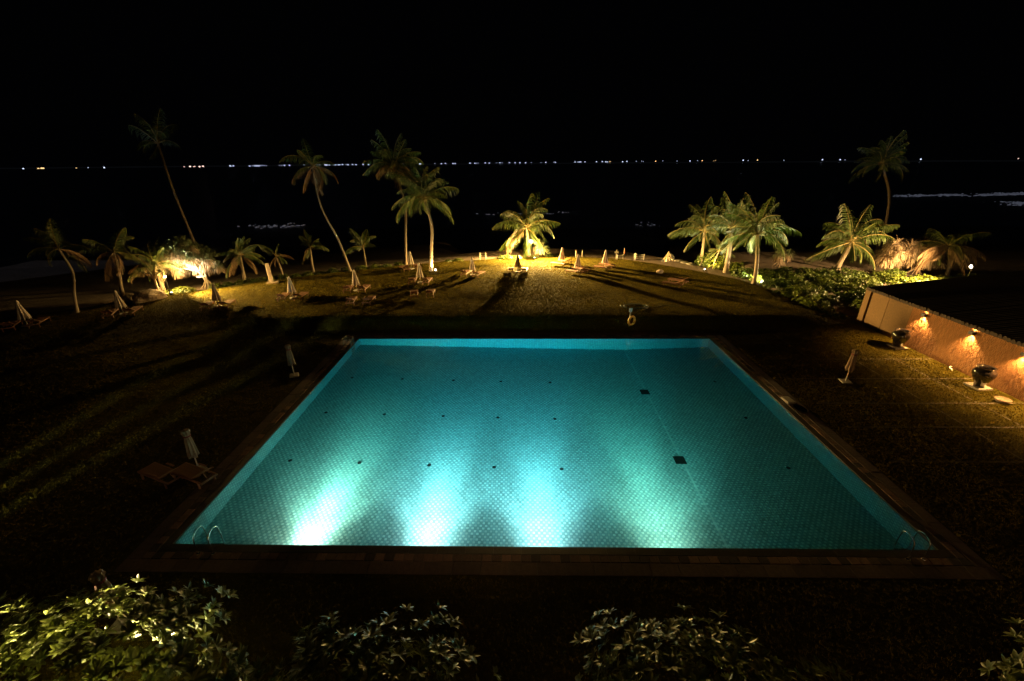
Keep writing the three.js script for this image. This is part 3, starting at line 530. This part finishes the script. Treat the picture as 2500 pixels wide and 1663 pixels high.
function loungerProto() {
  const t = new THREE.Group(), slats = [], back = [];
  part('frame', join([rbox(0.05, 0.07, 1.9, 0.01, -0.3, 0.3, 0), rbox(0.05, 0.07, 1.9, 0.01, 0.3, 0.3, 0), rbox(0.65, 0.07, 0.05, 0.01, 0, 0.3, -0.92), rbox(0.65, 0.07, 0.05, 0.01, 0, 0.3, 0.92)]), M.wood, t);
  for (let k = 0; k < 13; k++) slats.push(box(0.55, 0.02, 0.07, 0, 0.335, -0.86 + k * 0.09));
  part('seat', join(slats), M.wood, t);
  for (let k = 0; k < 8; k++) back.push(box(0.55, 0.02, 0.075, 0, 0, 0.05 + k * 0.09));
  back.push(box(0.04, 0.035, 0.76, -0.25, -0.02, 0.38), box(0.04, 0.035, 0.76, 0.25, -0.02, 0.38));
  const b = part('backrest', join(back), M.wood, t); b.position.set(0, 0.345, 0.28); b.rotation.x = -0.5;
  part('back_prop', bar(V(0, 0.3, 0.8), V(0, 0.52, 0.62), 0.018, 6), M.wood, t);
  for (const x of [-0.3, 0.3]) for (const z of [-0.75, 0.7]) part('leg', rbox(0.06, 0.28, 0.06, 0.008, x, 0.14, z), M.wood, t);
  for (const x of [-0.33, 0.33]) part('armrest', rbox(0.07, 0.03, 0.45, 0.008, x, 0.5, 0.1), M.wood, t);
  return t;
}
const UM = umbrellaProto(), BU = boundProto(), LO = loungerProto();
UM.name = 'closed_umbrella'; BU.name = 'bound_umbrella'; LO.name = 'sun_lounger';
const place = (proto, label, cat, x, z, turn, group, tilt = 0) => { const c = copyOf(proto, label, [x, gy(x, z) + 0.01, z], turn, group); c.userData.category = cat; c.rotation.x = tilt; return c; };
// [x, z, heading (0 = feet to the sea), where, umbrella]
const SETS = [
  [-37.1, -18.5, 0.5, 'at the far left edge of the picture', 1], [-32.2, -21.1, 0.4, 'before the dim leaning palm on the left', 1], [-25.8, -22.9, 0.25, 'nearest the lit screw pine', 1],
  [-20.8, -25.3, 0.12, 'before the upright stone slab', 1], [-16.1, -27.9, 0.1, 'below the foot of the very tall leaning palm', 1], [-10.8, -30.8, 0.05, 'before the small spotlight', 1],
  [-13.0, -36.4, 0.5, 'at the foot of the two tall palms', 1], [-5.9, -33.7, -0.35, 'between the small spotlight and the bright lamp', 1], [-1.15, -34.9, -0.05, 'straight before the bright lamp', 1],
  [3.9, -38.5, 0.95, 'closest to the sea, right of the bright lamp', 1], [5.25, -34.8, 0.95, 'whose long shadows fall right of the bright lamp', 1], [8.5, -36.7, 1.0, 'furthest right on the lawn', 1],
  [-14.4, -24.1, 0.1, 'without umbrella on the left of the lawn', 0], [-9.6, -26.3, 0.15, 'without umbrella in the middle of the lawn', 0], [14.0, -30.0, 0.9, 'without umbrella on the right of the lawn', 0]];
SETS.forEach(([x, z, a, where, um], k) => {
  if (um) place(UM, `closed pale umbrella ${where}`, 'umbrella', x, z, k * 0.7, 'closed umbrellas on the lawn', 0.03 * Math.sin(k * 2.1));
  for (const s of [-1, 1]) { const dx = 0.72 * s; place(LO, `wooden sun lounger ${where}, ${s < 0 ? 'left' : 'right'} of its pair`, 'sun lounger', x + dx * Math.cos(a), z - dx * Math.sin(a) + 0.1, a + s * -0.08, 'sun loungers on the lawn'); }
});
[[-11.8, 2.67, 'at the near left corner of the pool', 0], [-14.1, -3.6, 'halfway along the left side of the pool', 1], [-14.3, -12.0, 'by the far end of the pool on the left', 0], [17.4, -11.3, 'in the dark right of the pool', 0]].forEach(([x, z, where, lo], k) => {
  place(BU, `umbrella bound with a strap ${where}`, 'umbrella', x, z, k, 'bound umbrellas around the pool');
  if (lo) for (const s of [0, 1]) place(LO, `dark sun lounger left of the pool, ${s ? 'nearer to' : 'away from'} the water`, 'sun lounger', x - 0.2 + s * 1.3 - 0.9, z + 0.5, 1.2, 'sun loungers left of the pool');
});
// stone slab, sign, racks, flag, life ring, hose, poolside blocks
{
  let t = thing('stone_slab', 'tall upright stone slab at the lawn edge', 'stone slab', at(-25.5, -30.5), 0.3);
  part('slab', (() => { const g = rbox(0.34, 2.0, 0.16, 0.03, 0, 1.0, 0), p = g.attributes.position; for (let i = 0; i < p.count; i++) { const y = p.getY(i); p.setX(i, p.getX(i) * (1.08 - 0.06 * y) - 0.03 * y); p.setZ(i, p.getZ(i) + 0.02 * N(y * 2, p.getX(i) * 5)); } g.computeVertexNormals(); return g; })(), M.stele, t);
  part('footing', (() => { const g = rbox(1.1, 0.16, 0.8, 0.06, 0.1, 0.05, 0); return g; })(), M.stone, t);
  t = thing('sign_board', 'small white board on a post by the screw pine roots', 'sign', at(-31.4, -29.3), 0.35);
  part('post', rbox(0.1, 1.5, 0.1, 0.01, 0.3, 0.75, 0), M.woodPale, t); part('board', rbox(0.8, 0.16, 0.03, 0.008, 0, 1.3, 0.07), M.woodPale, t);
  const rack = (label, x, z, turn, w, n, h) => { const q = thing('white_rack', label, 'rack', at(x, z), turn); for (const s of [-1, 1]) part('post', rbox(0.06, h, 0.06, 0.01, s * w / 2, h / 2, 0), M.white, q); for (let k = 0; k < n; k++) part('rung', rbox(w, 0.05, 0.03, 0.006, 0, h * (k + 0.8) / (n + 0.4), 0.035), M.white, q); return q; };
  rack('white ladder rack standing at the lawn edge left of the central palm', -5.4, -41.2, 0, 0.68, 4, 0.95);
  rack('white slatted rack right of the red flag', 13.5, -41.0, -0.25, 0.95, 3, 0.8);
  const q2 = rack('white slatted side rack joined at the corner near the red flag', 12.95, -41.25, 1.1, 0.5, 3, 0.8);
  const gt = rack('low pale gate beneath the red flag', 11.2, -41.3, 0.2, 0.7, 3, 0.62);
  t = thing('flag_pole', 'pole with a red flag at the beach edge', 'flag', at(11.65, -41.4)); part('pole', cyl(0.025, 0.02, 1.55), M.woodPale, t);
  part('flag', (() => { const g = new THREE.PlaneGeometry(0.2, 0.55, 5, 8).translate(0.1, 1.2, 0), p = g.attributes.position; for (let i = 0; i < p.count; i++) { p.setZ(i, 0.05 * Math.sin(p.getX(i) * 22)); p.setX(i, p.getX(i) * (0.5 + 0.5 * (1.5 - p.getY(i)))); } g.computeVertexNormals(); return g; })(), M.red, t);
  t = thing('notice_board', 'small white notice on a post left of the red flag', 'sign', at(10.75, -41.4)); part('post', rbox(0.05, 1.15, 0.05, 0.008, 0, 0.58, 0), M.woodPale, t); part('board', rbox(0.48, 0.22, 0.02, 0.005, 0, 0.85, 0.04), M.white, t);
  for (const [x, z, l] of [[5.95, -42.1, 'left'], [6.8, -42.6, 'right']]) { t = thing('beach_post', `${l} of two pale posts at the sand`, 'post', at(x, z)); part('shaft', trunkGeo([V(0, -0.1, 0), V(0.02, 0.5, 0), V(0.0, 0.95, 0)], (q) => 0.05 - 0.01 * q, 8, 0.02, 8), M.woodPale, t); }
  t = thing('life_ring_stand', 'yellow life ring hanging on a post beyond the pool', 'life ring', at(7.2, -19.6));
  part('post', rbox(0.07, 1.25, 0.07, 0.01, 0, 0.62, 0), M.woodPale, t); part('sign_plate', rbox(0.22, 0.3, 0.02, 0.004, -0.02, 1.3, 0.05), M.white, t);
  part('life_ring', new THREE.TorusGeometry(0.32, 0.075, 12, 36).rotateY(0.6).translate(0.12, 0.5, 0.14), M.ring, t);
  t = thing('garden_hose', 'dark garden hose coiled on the lawn beyond the pool', 'hose', at(8.3, -22.6));
  const hp = []; for (let k = 0; k < 60; k++) { const a = k * 0.33, R = 1.0 + 0.15 * Math.sin(k * 0.5), x = Math.cos(a) * R, z = Math.sin(a) * R * 0.6; hp.push(V(x, gy(8.3 + x, -22.6 + z) - gy(8.3, -22.6) + 0.05 + 0.02 * (k % 5), z)); } for (let k = 0; k < 8; k++) { const x = 1 + k * 0.35, z = -0.3 + 0.3 * Math.sin(k); hp.push(V(x, gy(8.3 + x, -22.6 + z) - gy(8.3, -22.6) + 0.04, z)); }
  part('coil', tube(hp, 0.025, 240, 6), M.hose, t);
  t = thing('stone_block', 'small pale flat block on the right pool edge', 'block', [12.98, 0.02, -9.2], 0.1); part('block', rbox(0.42, 0.12, 0.62, 0.03, 0, 0.06, 0), M.concrete, t);
  t = thing('glass_tray', 'dark shallow tray with a thin bright rim on the pool edge', 'tray', [13.1, 0.02, -8.35], 0.2);
  part('tray', (() => { const g = new THREE.LatheGeometry([[0, 0.01], [0.28, 0.0], [0.34, 0.09], [0.33, 0.095], [0.27, 0.02], [0, 0.025]].map((p) => new THREE.Vector2(...p)), 32).scale(0.8, 1, 1.15); return g; })(), M.glaze, t);
}
// ---------------------------------------------------------------- garden lamps
{
  const amber = RGB(1, 0.61, 0.17);
  let t = thing('lamp_post', 'bright globe lamp on a post before the central palm', 'lamp', at(0.35, -42.2));
  part('post', cyl(0.04, 0.03, 1.9), M.black, t); part('collar', cyl(0.06, 0.08, 0.08, 0, 1.86, 0), M.black, t);
  part('lamp_globe', new THREE.SphereGeometry(0.16, 20, 14).scale(1, 1.1, 1).translate(0, 2.08, 0), glow(1, 0.82, 0.55, 30), t);
  point('lamp_post_light', amber, 150, [0, 2.08, 0], t, 6);
  for (const az of [-1.0, 0, 1.0]) spot('lamp_post_flood', amber, az > 0 ? 9500 : az < 0 ? 6800 : 6200, [0, 2.08, 0], [Math.sin(az), az < 0 ? 1.52 : 1.62, Math.cos(az)], 0.82, 0.95, t, 6);
  const flood = (label, pos, to, c, cd, angle, pole, r = 4, bulb = 0.05) => {
    const f = thing('flood_lamp', label, 'flood lamp', pos); const d = V(...to).normalize(), qn = new THREE.Quaternion().setFromUnitVectors(V(0, 0, 1), d);
    const place = (g) => g.applyQuaternion(qn).translate(0, pole, 0);
    if (pole > 0.3) part('post', cyl(0.035, 0.03, pole - 0.06), M.black, f); else part('spike', cyl(0.015, 0.02, Math.max(0.05, pole)), M.black, f);
    part('housing', place(join([box(0.3, 0.22, 0.02, 0, 0, -0.1), box(0.3, 0.015, 0.12, 0, 0.11, -0.04), box(0.3, 0.015, 0.12, 0, -0.11, -0.04), box(0.015, 0.22, 0.12, 0.15, 0, -0.04), box(0.015, 0.22, 0.12, -0.15, 0, -0.04)])), M.black, f);
    part('lamp_glass', place(rbox(0.26, 0.18, 0.02, 0.006, 0, 0, -0.05)), glow(c.r, c.g, c.b, 25), f);
    const a = d.clone().multiplyScalar(0.07), b = d.clone();
    part('lamp_bulb', new THREE.SphereGeometry(bulb, 14, 10).translate(a.x, pole + a.y, a.z), glow(1, 0.85, 0.62, 40), f);
    spot('flood_lamp_light', c, cd, [a.x, pole + a.y, a.z], [b.x, pole + b.y, b.z], angle, 0.5, f, r); return f;
  };
  const lf = flood('floodlight under the left screw pine shining across the lawn', at(-33.3, -27.3), [1, -0.1, 0.05], amber, 5200, 0.56, 1.7);
  point('flood_lamp_spill', amber, 110, [0.2, 1.75, -0.25], lf, 4);
  flood('small spotlight at the foot of the slender palm', at(-10.1, -35.3), [-0.1, 1, -0.25], amber, 300, 1.0, 0.14, 3, 0.1);
  flood('small spotlight at the foot of the uplit green palm', at(22.6, -30.5), [-0.35, 1, -0.35], RGB(1, 0.92, 0.5), 800, 1.25, 0.14, 3, 0.1);
  flood('orange floodlight on a post at the dry screw pine', at(38.2, -26.8), [-0.7, -0.36, -0.6], RGB(1, 0.6, 0.22), 2100, 1.25, 2.55, 4, 0.13);
  flood('hidden ground spotlight in the right palm clump', at(19.0, -35.4), [0.35, 1, -0.45], amber, 220, 1.2, 0.14, 3);
  flood('garden spotlight under the bright lower left shrub', [-12.6, 0, 8.6], [0.38, 0.55, -0.6], RGB(1, 0.74, 0.45), 6500, 0.62, 0.14, 3);
  flood('garden spotlight under the dark shrub left of the middle', [-2.4, 0, 9.4], [-0.25, 0.42, -0.6], RGB(1, 0.72, 0.42), 45, 0.6, 0.14, 3);
  flood('garden spotlight under the dark shrub right of the middle', [4.3, 0, 9.5], [-0.25, 0.42, -0.6], RGB(1, 0.72, 0.42), 42, 0.6, 0.14, 3);
  flood('hidden ground spotlight under the crown of the left screw pine', at(-32.6, -26.6), [0.12, 0.72, -0.8], RGB(1, 0.84, 0.6), 650, 0.62, 0.14, 3);
  flood('hidden ground spotlight under the central palm', at(0.9, -41.6), [-0.25, 1, -0.6], amber, 260, 1.0, 0.14, 3);
  flood('hidden ground spotlight lighting the white boulder', at(16.0, -40.0), [1, 0.1, -0.75], amber, 36, 0.8, 0.14, 3);
}
// ---------------------------------------------------------------- lights of the far shore
{
  const L = [[-47.7, -43.6, -42.5, -37.9, -32.4, -32.3, -32.1, -30.6, -30.3, -30.1, -29.9, -29.7, -29.5, -29.4, -29.2, -29.0, -27.7, -27.5, -27.2, -26.7, -25.2, -23.8, -23.6, -23.0, -22.9, -22.8, -22.5, -22.1, -21.9, -21.7, -21.5, -21.3, -21.1, -20.7, -20.5, -20.0, -19.6, -18.8, -18.2, -16.5, -14.8, -14.2, -14.0, -12.9, -12.2, -12.1, -10.4, -9.6, -9.1, -8.2, -7.9, -6.1, -6.0, -5.5, -5.3, -5.1, -4.2, -3.7, -2.8, -2.4, -2.1, -1.2, -0.5, 0.1, 0.8, 1.5, 2.7, 3.3, 4.3, 4.5, 6.9, 7.2, 7.4, 7.6, 8.1, 9.5, 10.2, 10.6, 10.8, 12.6, 13.1, 14.2, 14.8, 15.0, 17.2, 18.8, 20.2, 21.0, 25.7, 26.2, 29.6, 33.0, 34.5, 34.9, 38.8, 40.6],
    [-46.8, -46.6, -46.5, -44.4, 11.1, 16.4, 21.5, 22.7, 22.9, 27.1], [-36.4, -35.9, -35.6, -35.5, -35.1, -34.8, 46.7]];
  const g = new THREE.LatheGeometry([[0, 2.6], [1.2, 2.2], [2.2, 1], [2.4, -0.6], [1.6, -2.2], [0, -2.6]].map((p) => new THREE.Vector2(...p)), 10), r = rng(44);
  const ms = [[glow(0.62, 0.72, 1, 2.2), glow(0.62, 0.72, 1, 0.9)], [glow(1, 0.62, 0.25, 1.8), glow(1, 0.62, 0.25, 0.9)], [glow(1, 0.66, 0.55, 2.2), glow(1, 0.66, 0.55, 1.2)]];
  L.forEach((list, c) => list.forEach((deg) => {
    const a = deg * Math.PI / 180, R = 3000, dim = r() < 0.45, el = lerp(-0.25, -0.03, clamp((deg + 48) / 70, 0, 1)) * Math.PI / 180;
    const t = thing('shore_light', ['tiny bluish white light on the far shore', 'tiny orange light on the far shore', 'tiny pinkish light on the far shore'][c], 'light', [-1 + Math.sin(a) * R, 11.6 + R * el - 1 + 2.5 * r(), 10 - Math.cos(a) * R], 0, ['white lights across the bay', 'orange lights across the bay', 'pink lights across the bay'][c]);
    const m = part('lamp_globe', g, ms[c][+dim], t); m.scale.setScalar(dim ? 0.8 : 1.15); if (c && deg < 0) m.scale.x *= 1.8;
  }));
}
// ---------------------------------------------------------------- surf
{
  const r = rng(61), list = [];
  const line = (x0, z0, x1, z1, n, spread, size) => { for (let k = 0; k < n; k++) { const t = r(), u = (r() + r() + r() - 1.5) / 1.5, w = Math.max(0, 0.3 + N(t * 9 + x0, z0, u * 1.5) * 1.5) * Math.min(1, t * 2.5); if (r() > w) continue; list.push([lerp(x0, x1, t), -2.55 + 0.25 * r() * size, lerp(z0, z1, t) + u * spread + 2 * N(t * 6, x0), size * (0.5 + r())]); } };
  line(150, -178, 250, -189, 5200, 8, 0.34); line(158, -136, 190, -143, 1100, 9, 0.3); line(166, -148, 190, -138, 800, 7, 0.3);
  line(-16, -119, 14, -122, 200, 4, 0.16); line(-74, -94, -54, -98, 260, 6, 0.18); line(20, -92, 48, -99, 90, 6, 0.16);
  const g = new THREE.IcosahedronGeometry(1, 1).scale(1.5, 0.42, 0.6), im = new THREE.InstancedMesh(g, M.foam, list.length), q = new THREE.Quaternion();
  list.forEach(([x, y, z, s], k) => im.setMatrixAt(k, new THREE.Matrix4().compose(V(x, y, z), q, V(s, s, s))));
  im.name = 'wave_foam'; im.userData = { kind: 'stuff', label: 'white foam of waves breaking off the beach', category: 'surf' }; shadows(im); scene.add(im);
}
// ---------------------------------------------------------------- lawn grass
{
  const r = rng(71), pos = [];
  for (let k = 0; k < 7; k++) { const a = r() * 6.28, l = 0.35 + r() * 0.6, b = V(Math.cos(a) * 0.5 * r(), 0, Math.sin(a) * 0.5 * r()), d = V(Math.cos(a * 3), 0, Math.sin(a * 3)), s = V(-d.z, 0, d.x).multiplyScalar(0.09), e = b.clone().addScaledVector(d, 0.35 * r()).add(V(0, l, 0)); for (const v of [b.clone().sub(s), b.clone().add(s), e]) pos.push(v.x, v.y, v.z); }
  const blade = geo(pos), spots = [];
  const fill = (x0, x1, z0, z1, n, ok) => { for (let k = 0; k < n; k++) { const x = lerp(x0, x1, r()), z = lerp(z0, z1, r()); if (ok(x, z)) spots.push([x, z]); } };
  fill(-40, 25, -44, PZ - OUT - 0.05, 330000, (x, z) => z > edgeZ(x) + 0.1);
  fill(PX + OUT + 0.05, 24.9, PZ - OUT, 1, 60000, () => true); fill(-36, -PX - OUT - 0.05, PZ - OUT, 6, 60000, () => true); fill(-18, 20, OUT + 0.05, 9, 50000, () => true);
  const im = new THREE.InstancedMesh(blade, M.tuft, spots.length), q = new THREE.Quaternion(), up = V(0, 1, 0);
  spots.forEach(([x, z], k) => { const s = 0.06 + 0.045 * r(), v = 0.4 + 0.95 * r() + 0.4 * N(x * 0.4, z * 0.4) + 0.35 * N(x * 2.1, z * 2.1, 4); im.setMatrixAt(k, new THREE.Matrix4().compose(V(x, lawnY(x, z) - 0.01, z), q.setFromAxisAngle(up, r() * 6.28), V(s, s * (0.7 + 0.5 * r()), s))); im.setColorAt(k, RGB(v * (0.95 + 0.2 * r()), v, v * 0.9)); });
  im.name = 'lawn_grass'; im.userData = { kind: 'stuff', label: 'short mown grass of the lawn', category: 'grass' }; shadows(im); scene.add(im);
}
// ---------------------------------------------------------------- hotel behind and below the camera (its front wall, lamps and a slatted door)
{
  const b = thing('hotel_building', 'hotel front wall below and behind the viewpoint', 'building', [0, 0, 11.2]);
  part('wall', join([box(60, 28, 0.4, -54, 14, 0.2), box(108, 28, 0.4, 32, 14, 0.2), box(2, 25.2, 0.4, -23, 15.4, 0.2)]), M.hotel, b);
  const gaps = [-23.4, -23.14, -22.86], edges = [-24, ...gaps.flatMap((x, k) => [x - 0.045 - 0.02 * (k === 2), x + 0.045 + 0.02 * (k === 2)]), -22];
  for (let k = 0; k < edges.length; k += 2) part('door_board', box(edges[k + 1] - edges[k], 2.8, 0.05, (edges[k] + edges[k + 1]) / 2, 1.4, 0.2), M.wood, b);
  part('floor', box(12, 0.1, 6, -23, 0.06, 3.4), M.concrete, b); part('ceiling', box(12, 0.1, 6, -23, 2.95, 3.4), M.hotel, b); part('back_wall', box(12, 3, 0.2, -23, 1.5, 6.5), M.hotel, b);
  part('side_wall', box(0.2, 3, 6, -29, 1.5, 3.4), M.hotel, b); part('side_wall', box(0.2, 3, 6, -17, 1.5, 3.4), M.hotel, b);
  let t = thing('room_lamp', 'green-white lamp inside the hotel behind slatted boards', 'lamp', [-23.55, 0, 14.2]); part('stand', cyl(0.05, 0.03, 1.5), M.black, t); part('lamp_globe', new THREE.SphereGeometry(0.06, 14, 10).translate(0, 1.6, 0), glow(0.8, 1, 0.8, 20), t); point('room_lamp_light', RGB(0.9, 1, 0.78), 1200, [0, 1.6, 0], t, 2);
  t = thing('balcony_lamp', 'warm spotlight on the hotel front above the lawn', 'spotlight', [-4, 9.8, 11.1]); part('bracket', rbox(0.1, 0.14, 0.14, 0.01, 0, 0, -0.02), M.black, t); part('lamp_globe', new THREE.SphereGeometry(0.07, 14, 10).translate(0, 0, -0.15), glow(1, 0.7, 0.4, 8), t); spot('balcony_lamp_light', RGB(1, 0.6, 0.3), 200, [0, 0, -0.15], [3, -9.8, -26], 0.5, 0.8, t, 3);
  const warm = RGB(1, 0.62, 0.32);
  [[-14.5, 1.2, 16], [-6.5, 0.9, 22], [-0.5, 0.9, 20], [6.5, 0.9, 16], [14, 1.0, 12]].forEach(([x, y, cd], k) => {
    t = thing('veranda_lamp', `warm wall lamp on the hotel front below the viewpoint, ${['first', 'second', 'third', 'fourth', 'fifth'][k]} from the left`, 'wall lamp', [x, y, 11.18], 0, 'lamps on the hotel front');
    part('bracket', rbox(0.12, 0.2, 0.06, 0.01, 0, 0, -0.02), M.black, t); part('lamp_globe', new THREE.SphereGeometry(0.09, 16, 10).translate(0, 0, -0.15), glow(1, 0.7, 0.4, 12), t);
    point('veranda_lamp_light', warm, cd, [0, 0, -0.15], t, 4);
  });
}
// ---------------------------------------------------------------- foreground shrubs with large leaves
{
  const leafG = [0, 1, 2].map((k) => { const pos = []; leafStrip(pos, V(0, 0, 0), V(0, 0, 1), V(0, 1, 0), 1, 0.15 + 0.025 * k, 0.35 + 0.3 * k, 4); return geo(pos); });
  const eye = camera.position.clone(), twig = mat(RGB(0.07, 0.055, 0.035), 0.95);
  const bush = (label, x, z, rx, ry, rz, y0, n, seed, tones) => {
    const r = rng(seed), t = thing('broad_leaf_shrub', label, 'shrub', [x, 0, z], 0, 'shrubs in front of the hotel'), all = [], stems = [];
    for (let i = 0; i < n; i++) {
      const a = r() * 6.283, e = Math.asin(r() * 1.6 - 0.6), lump = 0.8 + 0.6 * N(Math.cos(a) * 2.1 + seed, e * 2.2, Math.sin(a) * 2.1) + 0.2 * r(), d = V(Math.cos(a) * Math.cos(e), Math.sin(e), Math.sin(a) * Math.cos(e));
      const c = V(d.x * rx, y0 + d.y * ry, d.z * rz).multiply(V(lump, 1, lump)); c.y = y0 + d.y * ry * lump;
      all.push(...rosette(r, null, c, d.clone().add(V(0, 0.55, 0)).normalize(), 9 + Math.floor(4 * r()), 0.23, 0, 4));
      const f = V(d.x * rx * 0.2, y0 * 0.55, d.z * rz * 0.2); if (i % 50 === 0) stems.push(bar(V(d.x * 0.15, 0, -0.1), V(f.x, f.y, -0.2), 0.05, 6, 0.035));
    }
    const X = new THREE.Vector3();
    for (const l of all) { const p = V(x, 0, z).add(l.c), v = p.clone().sub(eye), dist = v.length(); l.k = l.len / dist * (v.normalize().dot(l.c.clone().sub(V(0, y0, 0)).normalize()) < -0.15 ? 1.6 : 0.7); }
    all.sort((p, q) => q.k - p.k);
    const rest = [];
    all.forEach((l, k) => {
      const s = new THREE.Vector3().crossVectors(l.up, l.d).normalize(), m4 = new THREE.Matrix4().makeBasis(s, l.up, l.d).scale(V(l.len, l.len, l.len)).setPosition(l.c), v = Math.floor(r() * 3);
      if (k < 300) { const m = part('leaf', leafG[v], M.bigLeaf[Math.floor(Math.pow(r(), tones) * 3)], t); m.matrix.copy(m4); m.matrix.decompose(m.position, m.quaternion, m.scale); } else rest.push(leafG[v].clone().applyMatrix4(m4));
    });
    const o = part('inner_foliage', mergeGeometries(rest), M.bigLeaf[1], t); o.userData.kind = 'stuff';
    part('stem', join(stems), twig, t);
  };
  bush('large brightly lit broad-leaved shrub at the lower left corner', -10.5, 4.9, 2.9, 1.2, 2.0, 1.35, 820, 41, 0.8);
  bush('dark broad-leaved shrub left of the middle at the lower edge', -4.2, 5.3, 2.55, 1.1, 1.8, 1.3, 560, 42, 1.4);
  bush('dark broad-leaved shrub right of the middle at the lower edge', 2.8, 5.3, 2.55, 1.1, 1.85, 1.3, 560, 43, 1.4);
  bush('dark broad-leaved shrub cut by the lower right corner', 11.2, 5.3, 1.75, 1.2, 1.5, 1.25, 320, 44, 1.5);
}
renderer.render(scene, camera);
